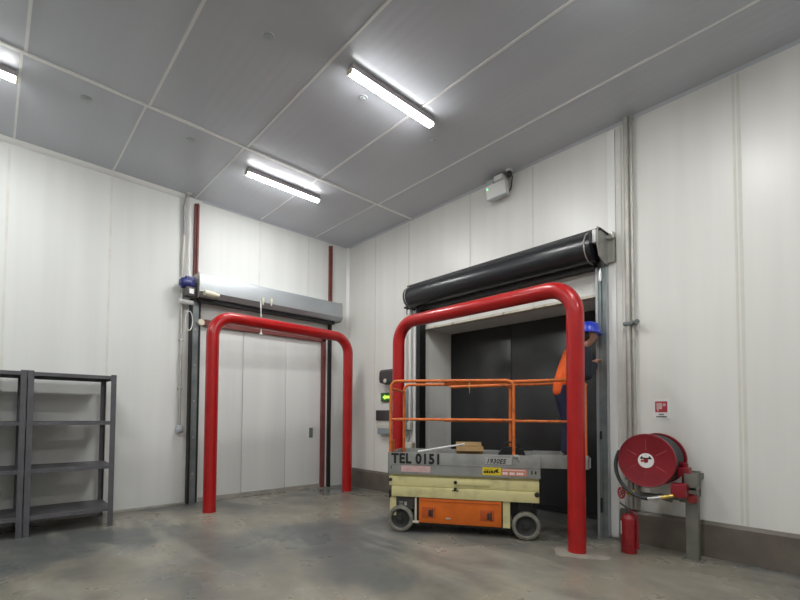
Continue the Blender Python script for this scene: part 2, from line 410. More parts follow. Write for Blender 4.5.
for x, z in ((1.06, 3.55), (1.22, 3.56)):
    MB().b(x - .02, x + .02, -.37, -.33, z - .05, z + .03, .008).cyl((x, -.355, z - .05), (x, -.355, z - .1), .012, n=10).build('pull_hook', M['offwhite'], t)
MB().sweep(fillet([(1.02, -.35, 3.5), (1.01, -.38, 3.36), (1.03, -.36, 3.12), (1.02, -.38, 2.93)], .1, 5), .009, 8).sphere((1.02, -.38, 2.91), .03).build('pull_cord', M['white'], t)
MB().sweep([(-.12 + .055 * math.cos(a), -.13, 3.02 + .16 * math.sin(a)) for a in (2 * math.pi * i / 28 for i in range(28))], .008, 8, True).build('cable_loop', M['white'], t)

# conduit with pull switch
t = thing('cable_conduit', 'slim conduit with pull switch left of the white door', 'conduit', (-3.41, 0, 0))
MB().sweep(fillet([(0, -.04, 1.30), (0, -.04, 4.2), (.012, -.06, 4.5), (0, -.06, 4.95), (.05, -.12, H - .01)], .1, 5), .022, 12).build('pipe', M['galvmat'], t)
MB().lathe([(0, 0), (.045, 0), (.045, .004)], (.05, -.12, H - .006), n=16).build('rose', M['white'], t)
MB().sweep(fillet([(.09, -.05, 3.40), (.09, -.05, 4.0), (.09, -.05, 5.0)], .1, 3), .012, 10).build('thin_pipe', M['white'], t)
MB().sweep([(.012, -.06, 4.45), (.0, -.06, 4.9), (.02, -.09, H - .08), (.05, -.12, H - .03)], .026, 12).build('flexible_sleeve', M['tray'], t)
s = MB().lathe([(.03, -.02), (.055, 0), (.058, .05), (.045, .09), (.022, .10)], (0, -.06, 1.20), n=20).build('pull_switch', M['greybox'], t)
for z in (1.9, 2.7, 3.5): MB().box((0, -.033, z), (.07, .06, .03), 0, .006).build('clip', M['galvmat'], t)

# ------------------------------------------------------------------ black dock curtain roll
t = thing('dock_curtain', 'black rolled dock curtain with side guides above the dock opening', 'roller door', (0, -2.0, 0))
cy0, cy1, cr = -.17, -3.44, .185
mb = MB().lathe([(0, 0), (cr, 0), (cr, cy0 - cy1), (0, cy0 - cy1)], (-.23, cy1, 3.575), 'Y', 40)
ro = mb.build('curtain_roll', M['blackvinyl'], t)
for y in (-.22, -3.38):
    MB().sweep([(-.23 + (cr + .003) * math.cos(a), y, 3.575 + (cr + .003) * math.sin(a)) for a in (2 * math.pi * i / 40 for i in range(40))], .007, 8, True).build('retaining_band', M['galvmat'], ro)
MB().b(-.30, 0, cy1 - .09, cy0, 3.765, 3.778).b(-.305, -.295, cy1 - .09, cy0, 3.745, 3.778).build('cover_plate', M['rubber'], t)
MB().b(-.16, -.02, cy1 + .05, cy0 - .08, 3.345, 3.40).build('bottom_bar', M['rubber'], t)
pl = [(0, 3.77), (-.33, 3.79), (-.335, 3.56), (-.29, 3.44), (-.18, 3.38), (0, 3.38)]
MB().prism(pl, (0, -3.50, 0), (1, 0, 0), (0, 0, 1), .014).b(-.06, 0, -3.60, -3.5, 3.40, 3.72).build('bracket', M['bracket'], t)
MB().prism(pl[:1] + [(-.22, 3.80)] + pl[2:], (0, -.13, 0), (1, 0, 0), (0, 0, 1), .014).build('bracket', M['rubber'], t)
MB().b(-.335, -.25, -3.49, -3.445, 3.60, 3.76, .006).build('bearing_block', M['white'], t)
mb = MB().cyl((-.06, -3.58, 3.72), (-.06, -3.5, 3.72), .03)
mb.lathe([(.02, 0), (.05, 0), (.05, .03), (.02, .03)], (-.06, -3.58, 3.72), 'Y', 8).b(-.11, -.02, -3.60, -3.58, 3.69, 3.77, .006)
mb.build('axle_clamp', M['alu'], t)
MB().lathe([(0, 0), (.02, .0), (.02, .09), (.008, .16), (0, .16)], (-.17, -3.47, 3.16), n=12).build('drip_nozzle', M['alu'], t)
mb = MB().b(-.26, -.08, -.12, -.03, 3.40, 3.66, .02).b(-.22, -.12, -.03, .01, 3.58, 3.62).b(-.2, -.14, -.10, -.05, 3.66, 3.74, .01).cyl((-.18, -.07, 3.30), (-.18, -.07, 3.42), .03)
dm = mb.build('drive_motor', M['darkbox'], t)
MB().b(-.27, -.26, -.10, -.05, 3.43, 3.49).build('motor_plate', M['white'], dm); MB().b(-.22, -.12, -.15, -.09, 3.29, 3.38, .008).build('terminal_box', M['white'], dm)
g = MB().b(-.10, 0, -3.45, -3.385, 0, 3.36).b(-.08, 0, -3.505, -3.45, 0, 3.36).build('guide', M['galvdk'], t)
MB().b(-.112, -.10, -3.415, -3.385, .0, 3.36).build('edge_strip', M['galv'], g); MB().b(-.09, -.0, -3.508, -3.5045, .02, 3.36).build('edge_strip', M['galv'], g)
for z in (.30, .38, 1.2): MB().b(-.108, -.098, -3.445, -3.42, z, z + .1).build('slot_plate', M['rubber'], g)
g = MB().b(-.15, 0, -.34, -.25, 0, 3.40).build('guide', M['rubber'], t)
MB().b(-.155, -.11, -.25, -.235, 0, 3.40).build('edge_strip', M['galv'], g)

# conduit pipes beside it
t = thing('wall_pipe', 'tall steel pipe running up right wall between dock opening and hose reel', 'pipe', (-.05, -5.77, 0))
MB().cyl((0, .022, .40), (0, .022, H), .030).build('pipe', M['galvmat'], t)
MB().cyl((.012, -.032, .40), (.012, -.032, H), .019).build('pipe', M['galvmat'], t)
for z in (2.60, .75):
    c = MB().b(-.045, .05, -.065, .07, z - .02, z + .02, .006)
    if z == 2.60: c.cyl((-.03, -.06, z), (-.07, -.10, z), .03, n=14)
    c.build('pipe_clamp', M['galvdk'], t)
t = thing('wall_pipe', 'thin white pipe beside left guide of black dock curtain', 'pipe', (-.05, -2.0, 0))
MB().cyl((0, 0, 1.35), (0, 0, 3.32), .028).build('pipe', M['white'], t)
MB().b(-.04, .05, -.04, .04, 1.22, 1.36, .01).build('outlet_box', M['beige'], t)
MB().sweep(fillet([(0, 0, 1.23), (-.01, .0, 1.05), (-.02, .12, .92), (0.02, .25, .86)], .12, 6), .013, 10).build('cable', M['bluegrey'], t)

# ------------------------------------------------------------------ boxes on the right wall near the corner
def wallbox(name, label, cat, y0, y1, z0, z1, d, m, bev=.012):
    return tag(MB().b(-d, -.0, y0, y1, z0, z1, bev).build(name, m), label, cat)
t = thing('air_dryer', 'dark wall unit above the green exit arrow sign', 'wall unit', (0, -1.51, 2.08))
MB().prism([(0, 0), (-.14, .03), (-.16, .10), (-.15, .24), (-.11, .28), (0, .28)], (0, .26, 0), (1, 0, 0), (0, 0, 1), .52).build('housing', M['darkbox'], t)
MB().lathe([(0, -.02), (.035, -.015), (.04, 0)], (-.16, .08, .06), 'X', 16).build('button', M['offwhite'], t)
MB().b(-.04, 0, .06, .12, -.14, .0, .005).build('cable_duct', M['greybox'], t)
t = thing('exit_sign', 'small green exit sign with lit yellow arrow', 'exit sign', (0, -1.36, 1.75))
MB().b(-.035, 0, -.20, .20, 0, .17, .006).build('housing', M['darkbox'], t)
MB().b(-.038, -.034, -.185, .185, .015, .155).build('panel', M['exitdk'], t)
arrow = [(-.13, 0), (-.05, .052), (-.05, .026), (.12, .026), (.12, -.026), (-.05, -.026), (-.05, -.052)]
MB().prism(arrow, (-.0385, .01, .085), (0, -1, 0), (0, 0, 1), -.003).build('arrow', M['exit'], t)
t = thing('key_cabinet', 'wall box with black top and pale lower casing under the exit sign', 'wall box', (0, -1.46, 1.12))
MB().b(-.13, 0, -.30, .34, .26, .46, .01).build('lid', M['darkbox'], t)
MB().b(-.11, 0, -.30, .34, .11, .26, .006).build('casing', M['beige'], t)
MB().b(-.10, 0, -.29, .32, .0, .11, .006).build('tray', M['bluegrey'], t)
t = thing('control_panel', 'tall grey control box behind the red pipe by dock opening', 'control box', (0, -1.868, 1.12))
MB().b(-.10, 0, -.08, .08, 0, .86, .01).build('casing', M['greybox'], t)
MB().b(-.108, -.10, -.07, .07, .04, .82, .004).build('cover', M['bluegrey'], t)
MB().cyl((-.05, .0, .86), (-.05, 0, 1.9), .02, n=12).build('conduit', M['white'], t)
t = thing('socket_box', 'small tan box low on wall left of the dock opening', 'wall box', (0, -2.02, .88))
MB().b(-.16, 0, -.13, .13, 0, .12, .012).build('casing', M['rust'], t); MB().b(-.165, -.16, -.10, .10, .02, .1).build('lid', M['beige'], t)

# emergency light and camera at the ceiling
t = thing('emergency_light', 'pale emergency light unit with green led high on right wall', 'emergency light', (-.02, -3.93, 4.80))
rt = Matrix.Rotation(R(-12), 3, 'Y')
MB().box((-.09, 0, .10), (.10, .34, .22), 0, .012, rt).build('casing', M['white'], t)
MB().box((-.12, -.02, -.02), (.09, .32, .02), 0, .004, rt).build('lower_edge', M['greybox'], t)
MB().b(-.16, .02, -.13, .02, .22, .30, .01).build('spotlight', M['white'], t); MB().b(-.15, .02, .04, .16, .20, .28, .01).build('spotlight', M['greybox'], t)
MB().sphere((-.148, .14, .15), .014).build('status_led', M['led'], t)
t = thing('security_camera', 'small dark camera at ceiling edge beside emergency light', 'camera', (-.10, -4.13, H - .002))
MB().lathe([(0, 0), (.05, 0), (.05, -.025), (0, -.025)], (0, 0, 0), n=20).build('base', M['white'], t)
MB().sphere((0, 0, -.06), .048).build('dome', M['darkbox'], t)
MB().sweep(fillet([(.06, -.02, -.07), (.08, .02, -.25), (.07, .10, -.3)], .06, 5), .009, 8).build('cable', M['darkbox'], t)

# ------------------------------------------------------------------ hose reel sign
t = thing('hose_reel_sign', 'red and white fire hose sign on wall above the hose reel', 'sign', (0, -6.075, 1.575))
MB().b(-.006, 0, -.09, .09, -.115, .115).build('plate', M['white'], t)
MB().b(-.008, -.006, -.063, .063, -.04, .085).build('red_field', M['signred'], t)
mb = MB().b(-.0095, -.008, -.01, .048, -.005, .066).b(-.0095, -.008, -.046, -.018, .030, .06).b(-.0095, -.008, .028, .04, -.03, -.005)
mb.build('hose_symbol', M['pink'], t)
mb = MB()
for z, a in ((-.066, .025), (-.092, .055)):
    y = -a
    while y < a - .004:
        wd = random.uniform(.006, .013); mb.b(-.0075, -.006, y, min(y + wd, a), z - .007, z + .008); y += wd + .003
mb.build('lettering', M['black'], t)

# ------------------------------------------------------------------ hose reel on post
t = thing('hose_reel', 'red fire hose reel with black hose on steel wall post', 'fire hose reel', (-.30, -6.075, 0))
cz = 1.015; rr = .285
def disc(x, name):
    prof = [(0, -.006), (.07, -.006), (.085, -.010), (rr - .03, -.010), (rr - .008, -.018), (rr, -.008), (rr, .012), (rr - .012, .014), (rr - .03, .004), (0, .004)]
    return MB().lathe(prof, (x, 0, cz), 'X', 56).build(name, M['reel'], t)
d1 = disc(-.22, 'front_disc'); d2 = disc(.15, 'rear_disc')
for i in range(6):
    a = R(30 + 60 * i); u = Vector((0, math.cos(a), math.sin(a)))
    MB().cyl(Vector((-.229, 0, cz)) + u * .11, Vector((-.229, 0, cz)) + u * .225, .006, .004, 8).build('rib', M['reelrib'], d1)
MB().lathe([(.078, 0), (.078, -.006), (0, -.008)], (-.226, 0, cz), 'X', 32).build('hub_label', M['white'], d1)
mb = MB(); pts = [(.06 * math.cos(a), .06 * math.sin(a)) for a in (R(i) for i in range(15, 166, 10))]
mb.prism(pts, (-.2345, 0, cz), (0, -1, 0), (0, 0, 1), -.003)
mb.build('hub_print', M['black'], d1)
MB().b(-.240, -.2355, -.03, .03, cz + .032, cz + .058).build('hub_slot', M['white'], d1)
MB().lathe([(0, -.002), (.014, -.002), (.014, 0)], (-.2345, .036, cz - .004), 'X', 16).build('red_dot', M['signred'], d1)
mb = MB()
hp = []
for i in range(8 * 30 + 1):
    a = 2 * math.pi * i / 30; hp.append((-.19 + .31 * i / 240, .215 * math.cos(a), cz + .215 * math.sin(a)))
mb.sweep(hp, .019, 10); hp = []
for i in range(7 * 30 + 1):
    a = 2 * math.pi * i / 30; hp.append((-.17 + .28 * i / 210, .25 * math.cos(a), cz + .25 * math.sin(a)))
mb.sweep(hp, .019, 10)
mb.lathe([(.0, 0), (.20, 0), (.20, .35), (0, .35)], (-.21, 0, cz), 'X', 40)
mb.build('wound_hose', M['hose'], t)
# loose end of the hose hanging below the drum, with its nozzle
lp = [(-.12 - .12 * i / 30, .0 + .34 * math.cos(a), cz - .06 + .34 * math.sin(a)) for i, a in ((i, R(25 - 118 * i / 30)) for i in range(31))]
MB().sweep(lp, .020, 12).build('loose_hose', M['hose'], t)
nz = MB().cyl((-.24, -.018, cz - .40), (-.24, -.15, cz - .368), .018, .022, 16).build('nozzle', M['alu'], t)
MB().cyl((-.24, -.15, cz - .368), (-.24, -.26, cz - .335), .021, .017, 16).lathe([(.02, 0), (.024, .004), (.024, .012), (.02, .016)], (-.24, -.16, cz - .367), 'Y', 16).build('nozzle_tip', M['brass'], nz)
# post with arm and pipe
MB().b(-.03, .06, -.415, -.305, 0, .90, .004).b(-.06, .09, -.45, -.27, 0, .012).b(.06, .295, -.40, -.32, .82, .88).build('post', M['steelpost'], t)
MB().b(-.12, .05, -.425, -.295, .74, .76).b(.048, .06, -.425, -.295, .66, .92).b(-.12, -.108, -.43, -.32, .70, .90, .004).build('post_cap', M['steelpost'], t)
MB().b(-.22, -.09, -.36, -.22, .66, .80, .015).b(-.10, .02, -.36, -.25, .86, .96, .015).cyl((-.04, -.31, .66), (-.04, -.31, 1.0), .03).cyl((-.04, -.31, .98), (.19, -.05, 1.0), .028).cyl((.19, -.05, 1.0), (.18, 0, cz), .03).build('swing_arm', M['reel'], t)
MB().cyl((-.235, 0, cz), (.20, 0, cz), .025).build('axle', M['reel'], t)
mb = MB().cyl((.0, .30, .62), (.0, -.36, .62), .022).cyl((.0, -.05, .62), (0, -.18, .60), .032).cyl((0, -.25, .62), (0, -.36, .62), .034)
mb.build('supply_pipe', M['steelpost'], t)
vl = MB().cyl((0, .27, .62), (0, .19, .62), .034).cyl((0, .22, .62), (-.10, .30, .62), .014).build('valve', M['brass'], t)
wn = Vector((-.8, .6, 0)); wa = Vector((.6, .8, 0)); wc = Vector((-.10, .30, .62))
mb = MB().sweep([wc + wa * (.058 * math.cos(a)) + Vector((0, 0, .058 * math.sin(a))) for a in (2 * math.pi * i / 24 for i in range(24))], .010, 8, True)
for i in range(3):
    a = math.pi * i / 3; v = wa * (.055 * math.cos(a)) + Vector((0, 0, .055 * math.sin(a))); mb.cyl(wc - v, wc + v, .007, n=8)
mb.build('handwheel', M['reelrib'], vl)
MB().lathe([(.0, -.03), (.045, -.03), (.05, 0), (.045, .03), (0, .03)], (-.03, -.37, .64), 'X', 18).build('coupling', M['reelrib'], t)

# ------------------------------------------------------------------ extinguisher
t = thing('fire_extinguisher', 'red fire extinguisher standing on floor below the hose reel', 'fire extinguisher', (-.50, -5.885, 0))
MB().lathe([(0, 0), (.078, 0), (.08, .012), (.08, .35), (.072, .385), (.045, .412), (.028, .425), (0, .425)], n=32).build('cylinder', M['ext'], t)
MB().lathe([(.082, .09), (.084, .095), (.084, .105), (.082, .11)], n=32).build('foot_band', M['reel'], t)
MB().lathe([(0, .425), (.026, .425), (.026, .455), (0, .46)], n=18).b(-.018, .018, -.02, .02, .45, .475).build('valve', M['darkbox'], t)
MB().sweep(fillet([(0, -.02, .47), (0, .03, .485), (-.02, .085, .53)], .03, 4), .009, 8).sweep([(0, -.02, .46), (0, .07, .455)], .008, 8).build('handle', M['darkbox'], t)
MB().sweep(fillet([(0, -.02, .455), (-.02, -.09, .43), (-.025, -.097, .3), (-.025, -.094, .14)], .06, 6), .011, 10).cyl((-.025, -.094, .14), (-.025, -.094, .06), .014, .018).build('hose', M['reel'], t)
lb = []
for i in range(9):
    a = R(100 + i * 5); lb.append((.0815 * math.cos(a), .0815 * math.sin(a)))
lb += [(x * .97, y * .97) for x, y in lb[::-1]]
MB().prism(lb, (0, 0, .20), (1, 0, 0), (0, 1, 0), .14).build('label_plate', M['white'], t)

# ------------------------------------------------------------------ shelving
def shelf_bay(x0, x1, label):
    t = thing('shelf_unit', label, 'shelving', (x0, 0, 0), group='grey steel shelf bays')
    W = x1 - x0; yf, yb = -.85, -.10
    for x in (0, W):
        for y in (yf, yb):
            sx = 1 if x == 0 else -1; sy = 1 if y == yf else -1
            MB().b(x, x + sx * .062, y, y + sy * .004, 0, 2.0).b(x, x + sx * .004, y, y + sy * .05, 0, 2.0).b(x, x + sx * .055, y - .004 * sy, y + sy * .055, 0, .01).build('upright', M['shelf'], t)
    for z in (.24, .80, 1.38, 1.985):
        s = MB().b(.005, W - .005, yf + .004, yb - .004, z - .002, z).b(.004, W - .004, yf + .004, yf + .007, z - .045, z).b(.004, W - .004, yb - .007, yb - .004, z - .045, z)
        s.b(.004, .007, yf, yb, z - .045, z).b(W - .007, W - .004, yf, yb, z - .045, z)
        sh = s.build('shelf', M['shelf'], t)
        for x, sx in ((.0, 1), (W, -1)):
            MB().prism([(0, 0), (.07 * sx, 0), (0, -.07)], (x, yf - .003, z), (1, 0, 0), (0, 0, 1), .003 * sx).build('gusset', M['shelf'], sh)
    return t
shelf_bay(-5.37, -4.45, 'grey steel shelf bay with four empty shelves, against left wall')
shelf_bay(-6.292, -5.372, 'grey steel shelf bay cut off by left edge of photo')

# ------------------------------------------------------------------ scissor lift
lift = thing('scissor_lift', 'cream, orange and grey scissor lift parked at the dock opening', 'scissor lift', (-1.81, -3.62, 0), math.atan2(-.833, .553))
PW = .76
def wheel(tx, m0, front):
    o = MB().lathe([(.116, .06), (.120, .010), (.130, 0), (.158, .006), (.166, .022), (.166, .098), (.158, .114), (.12, .118), (.116, .06)], (tx, m0, .166), 'Y', 44).build('wheel', M['tyre'], lift)
    MB().lathe([(0, .012), (.028, .012), (.036, .035), (.07, .045), (.10, .035), (.1165, .022), (.1165, .06), (0, .06)], (tx, m0, .166), 'Y', 32).build('hub', M['hubdk'], o)
for tx in (0, 1.54):
    for m0 in (.0, PW - .118): wheel(tx, m0, 0)
# chassis
ch = MB().b(.20, 1.34, .05, PW - .05, .10, .46).b(-.14, 1.67, .14, PW - .14, .26, .46).build('undercarriage', M['dark'], lift)
for m in (.02, PW - .06): MB().b(1.27, 1.355, m, m + .04, .13, .46).build('side_plate', M['cream'], ch)
MB().b(-.145, -.06, .03, .10, .20, .44, .006).build('end_bracket', M['cream'], ch)
MB().cyl((0, .10, .166), (0, PW - .10, .166), .035).cyl((1.54, .10, .166), (1.54, PW - .10, .166), .035).build('axles', M['dark'], ch)
MB().b(1.44, 1.62, .10, .2, .32, .44, .02).build('knuckle', M['hubdk'], ch)
mod = MB().b(-.06, .17, .03, .14, .29, .44, .01).build('control_module', M['darkbox'], lift)
MB().b(.05, .08, .026, .03, .335, .38).build('switch_plate', M['galvmat'], mod)
MB().b(-.02, .03, .026, .03, .37, .38).b(-.02, .03, .026, .03, .345, .35).build('vent', M['galvmat'], mod)
MB().b(.185, .21, .01, .045, .15, .44, .004).b(.16, .24, -.005, .05, .125, .15, .008).build('door_post', M['rust'], lift)
dr = MB().b(.24, 1.255, .005, .10, .135, .445, .012).build('battery_door', M['orangebox'], lift)
for x in (.38, 1.10):
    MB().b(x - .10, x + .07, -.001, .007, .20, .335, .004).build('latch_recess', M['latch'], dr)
    MB().b(x - .016, x + .016, -.006, .002, .22, .30, .005).b(x + .02, x + .04, -.004, .002, .21, .31, .004).build('latch', M['dark'], dr)
MB().b(.58, .64, -.0, .006, .195, .215, .002).build('plate', M['alu'], dr)
MB().b(.26, 1.24, .0, .008, .405, .412).build('door_fold', M['latch'], dr)
# cream folded arms and covers
MB().b(-.15, 1.69, .01, PW - .01, .585, .70, .006).build('upper_arm_cover', M['cream'], lift)
MB().b(-.115, 1.69, -.006, PW + .006, .45, .58, .008).build('lower_arm_cover', M['cream'], lift)
MB().b(-.15, 1.69, .04, PW - .04, .695, .745).build('upper_channel', M['cream'], lift)
MB().b(.72, 1.12, -.008, .012, .625, .675, .005).build('arm_slider', M['cream'], lift)
for x, z, r_ in ((.70, .655, .02), (.70, .575, .018), (1.665, .55, .03), (-.13, .66, .022)):
    MB().cyl((x, -.014, z), (x, .02, z), r_).build('pivot_pin', M['dark'], lift)
MB().b(.66, .74, -.012, .0, .548, .562).build('pin_keeper', M['dark'], lift)
MB().b(-.16, -.12, .03, .09, .42, .52, .006).b(-.155, -.12, .04, .08, .36, .42, .006).build('rear_hook', M['dark'], lift)
# platform
pf = MB().b(-.165, 1.705, 0, .02, .735, 1.01, .004).b(-.165, 1.705, PW - .02, PW, .735, 1.01, .004).b(-.165, -.145, 0, PW, .735, 1.01, .004).b(-.16, 1.70, -.006, .0, .86, .872)
pf = pf.build('platform', M['greyp'], lift)
MB().b(-.15, 1.70, .02, PW - .02, .86, .88).build('deck_floor', M['deck'], pf)
mb = MB().b(-.125, -.115, -.004, .002, .80, .835).b(1.60, 1.615, -.004, .002, .785, .83).b(1.64, 1.66, -.004, .002, .79, .825)
mb.build('slots', M['dark'], pf)
ex = MB().b(1.66, 2.25, .04, .055, .86, 1.02, .003).b(1.66, 2.25, PW - .055, PW - .04, .86, 1.02, .003).b(2.235, 2.25, .04, PW - .04, .86, 1.02, .003).b(1.2, 2.245, .05, PW - .05, .872, .892)
ex = ex.build('extension_deck', M['greyp'], lift)
MB().b(2.25, 2.262, .02, .07, .88, 1.0).build('stop_plate', M['greyp'], ex)
# rails
rt_ = .0195
def rail(name, pts, parent=lift, rad=.09): return MB().sweep(fillet(pts, rad, 8), rt_, 14).build(name, M['orange'], parent)
ZT, ZM = 1.925, 1.43
for m in (.03, PW - .03):
    tx0 = -.14 if m < .3 else -.12
    tx1 = 1.40 if m < .3 else 1.37
    g = rail('guardrail', [(tx0, m, .885), (tx0, m, ZT), (tx1, m, ZT - .01), (tx1, m, .885)])
    MB().cyl((tx0, m, ZM), (tx1, m, ZM), .015, n=12).build('mid_rail', M['orange'], g)
g = MB().cyl((-.13, .03, ZT - .1), (-.13, PW - .03, ZT - .1), .0175, n=12).cyl((-.13, .03, ZM), (-.13, PW - .03, ZM), .015, n=12).build('gate_rail', M['orange'], lift)
MB().b(-.135, -.125, .05, .20, .90, 1.16, .004).build('gate_plate', M['orange'], g)
for m in (.066, PW - .066):
    g = rail('guardrail', [(.55, m, ZT - .04), (1.0, m, ZT - .03), (2.215, m, ZT - .005), (2.215, m, .895)])
    MB().cyl((.55, m, ZM - .012), (2.215, m, ZM - .012), .014, n=12).build('mid_rail', M['orange'], g)
g = MB().cyl((2.225, .066, ZT - .07), (2.225, PW - .066, ZT - .07), .0175, n=12).cyl((2.215, .066, ZM - .012), (2.215, PW - .066, ZM - .012), .014, n=12).build('end_rail', M['orange'], lift)
MB().cyl((.87, .03, ZT - .02), (.87, .03, ZT - .09), .009, n=10).cyl((.87, .025, ZT - .09), (.875, .02, ZT - .17), .006, .002, 10).build('lock_pin', M['brass'], lift)
MB().box((1.42, .0, 1.0), (.07, .05, .03), R(20), .008).box((1.46, -.004, .975), (.03, .02, .06), 0, .006).build('rail_socket', M['alu'], lift)
# lettering and stickers
rot = (R(90), 0, 0)
text('fleet_number', 'TEL 0151', .172, M['black'], pf, (-.115, -.0075, .877), rot, bold=.007, sx=.88, sp=1.10)
lab = MB().b(1.06, 1.375, -.004, .0, .895, .975).build('model_plate', M['alu'], pf)
text('model_number', '1930ES', .082, M['black'], lab, (1.075, -.0048, .905), rot, shear=.28, bold=.0025, sx=.86, sp=1.10)
MB().b(.01, .385, -.004, 0, .765, .843).build('faded_sticker', M['pink'], pf)
st = MB().b(1.03, 1.25, -.004, 0, .762, .855).build('yellow_sticker', M['yellow'], pf)
mb = MB()
for i, (a, c) in enumerate(((1.045, 1.07), (1.075, 1.10), (1.105, 1.125), (1.13, 1.155), (1.16, 1.18))): mb.b(a, c, -.0055, -.004, .785, .812 + .004 * (i % 2))
mb.b(1.045, 1.155, -.0055, -.004, .822, .828).prism([(1.17, .82), (1.225, .845), (1.21, .81), (1.24, .80), (1.195, .79)], (0, -.004, 0), (1, 0, 0), (0, 0, 1), .0015)
mb.build('sticker_print', M['black'], st)
st = MB().b(1.255, 1.545, -.004, 0, .762, .845).build('phone_sticker', M['sred'], pf)
mb = MB(); x = 1.27
while x < 1.515: mb.b(x, x + .016, -.0055, -.004, .825, .835); x += .022
x = 1.27
for n_ in (3, 3, 4):
    for i in range(n_): mb.b(x, x + .015, -.0055, -.004, .775, .803); x += .0205
    x += .02
mb.build('sticker_print', M['white'], st)

LM = Matrix.Translation(lift.location) @ Matrix.Rotation(lift.rotation_euler.z, 4, 'Z')
def on_lift(x, y, z): return LM @ Vector((x, y, z))
# loose things on the platform
t = thing('cardboard_box', 'open cardboard box lying on the lift platform', 'box', on_lift(.84, .40, .8805), lift.rotation_euler.z + R(8))
mb = MB(); mb.b(-.17, .17, -.11, -.106, 0, .20).b(-.17, .17, .106, .11, 0, .20).b(-.17, -.166, -.11, .11, 0, .20).b(.166, .17, -.11, .11, 0, .20).b(-.17, .17, -.11, .11, 0, .004)
mb.build('carton', M['card'], t)
MB().box((0, -.15, .175), (.34, .10, .003), 0, 0, Matrix.Rotation(R(32), 3, 'X')).build('flap', M['card'], t)
MB().box((0, .15, .22), (.34, .10, .003), 0, 0, Matrix.Rotation(R(30), 3, 'X')).build('flap', M['card'], t)
t = tag(MB().sweep([(0, 0, 0), (.55, .12, .095)], .012, 10).cyl((.55, .12, .095), (.58, .127, .10), .015, n=10).build('pole', M['white']), 'thin white pole lying across lift platform rim', 'pole')
t.location = on_lift(.22, .035, 1.022); t.rotation_euler = (0, 0, lift.rotation_euler.z)
t = thing('tool_bag', 'black tool bag on lift platform next to the orange upright', 'bag', on_lift(1.38, .38, .894), lift.rotation_euler.z)
mb = MB(); mb.prism([(-.17, 0), (.17, 0), (.18, .06), (.14, .17), (.02, .20), (-.10, .18), (-.17, .10)], (0, .10, 0), (1, 0, 0), (0, 0, 1), .2)
mb.build('body', M['blackvinyl'], t)
MB().sweep(fillet([(-.10, 0, .17), (-.08, 0, .25), (.08, 0, .25), (.10, 0, .17)], .05, 5), .010, 8).build('handle', M['rubber'], t)
cb = []
for i in range(75):
    a = 2 * math.pi * i / 25; cb.append(((.15 + .01 * math.sin(i * .7)) * math.cos(a), .11 * math.sin(a), .014 + .012 * (i // 25)))
t = tag(MB().sweep(cb, .011, 8).build('cable_coil', M['rubber']), 'coil of black cable at left end of lift platform', 'cable'); t.location = on_lift(.12, .45, .885)
t.rotation_euler = (0, 0, lift.rotation_euler.z)

# ------------------------------------------------------------------ the worker
def skin_mesh(name, chains, m, parent, sub=2, root=0):
    """chains: lists of (x,y,z,r); points at equal places are joined into one skeleton"""
    me = bpy.data.meshes.new(name); bm = bmesh.new(); ids = {}; rad = []
    def vert(p):
        key = tuple(round(c, 4) for c in p[:3])
        if key not in ids: ids[key] = bm.verts.new(p[:3]); rad.append(p[3])
        return ids[key]
    for c in chains:
        vs = [vert(p) for p in c]
        for a, b_ in zip(vs, vs[1:]):
            if not bm.edges.get((a, b_)): bm.edges.new((a, b_))
    bm.to_mesh(me); bm.free()
    o = bpy.data.objects.new(name, me); COL.objects.link(o)
    sm = o.modifiers.new('s', 'SKIN'); sm.use_smooth_shade = True; sm.branch_smoothing = .4
    for i, r_ in enumerate(rad):
        q = r_ if isinstance(r_, tuple) else (r_, r_)
        me.skin_vertices[0].data[i].radius = q; me.skin_vertices[0].data[i].use_root = (i == root)
    sb = o.modifiers.new('u', 'SUBSURF'); sb.levels = sub; sb.render_levels = sub
    dg = bpy.context.evaluated_depsgraph_get(); nm = bpy.data.meshes.new_from_object(o.evaluated_get(dg))
    nm.name = name; nm.materials.clear(); nm.materials.append(m)
    for p in nm.polygons: p.use_smooth = True
    o.modifiers.clear(); o.data = nm; bpy.data.meshes.remove(me); o.parent = parent
    return o
px = on_lift(2.045, .262, .893)
man = thing('person', 'person in blue helmet and orange vest on lift, working at the dock guide', 'person', px, R(-42.5)); man.scale = (1.025, 1.025, 1.025)
PEL = (-.05, 0, .90); WST = (.0, 0, 1.05); CH = (.06, 0, 1.22); UC = (.105, 0, 1.32); NK = (.17, 0, 1.41); HB = (.23, 0, 1.46)
def arm(s, el, hd): return [(*UC, .12), (.125, s * .115, 1.345, .062), (.14, s * .185, 1.325, .056), (*[(a + b_) / 2 for a, b_ in zip((.14, s * .185, 1.325), el)], .047), (*el, .041), (*[(a + b_) / 2 for a, b_ in zip(el, hd)], .036), (*hd, .026)]
elR, hdR = (.125, -.245, 1.01), (.305, -.075, 1.225)
elL, hdL = (.17, .23, 1.03), (.255, .09, 1.20)
def leg(s, dx=0): return [(*PEL, .105), (-.03, s * .085, .84, .088), (.015 + dx, s * .09, .47, .058), (-.03 + dx, s * .105, .10, .042), (-.035 + dx, s * .105, .05, .04)]
spine = [(*PEL, .105), (*WST, .105), (*CH, .128), (*UC, .12), (*NK, .052), (*HB, .05)]
head = [(*HB, .05), (.260, 0, 1.495, .082), (.273, 0, 1.54, .105), (.267, 0, 1.60, .105), (.263, 0, 1.64, .07)]
def foot(s, dx=0): return [(-.035 + dx, s * .105, .05, .04), (.05 + dx, s * .115, .035, .032), (.12 + dx, s * .12, .028, .026)]
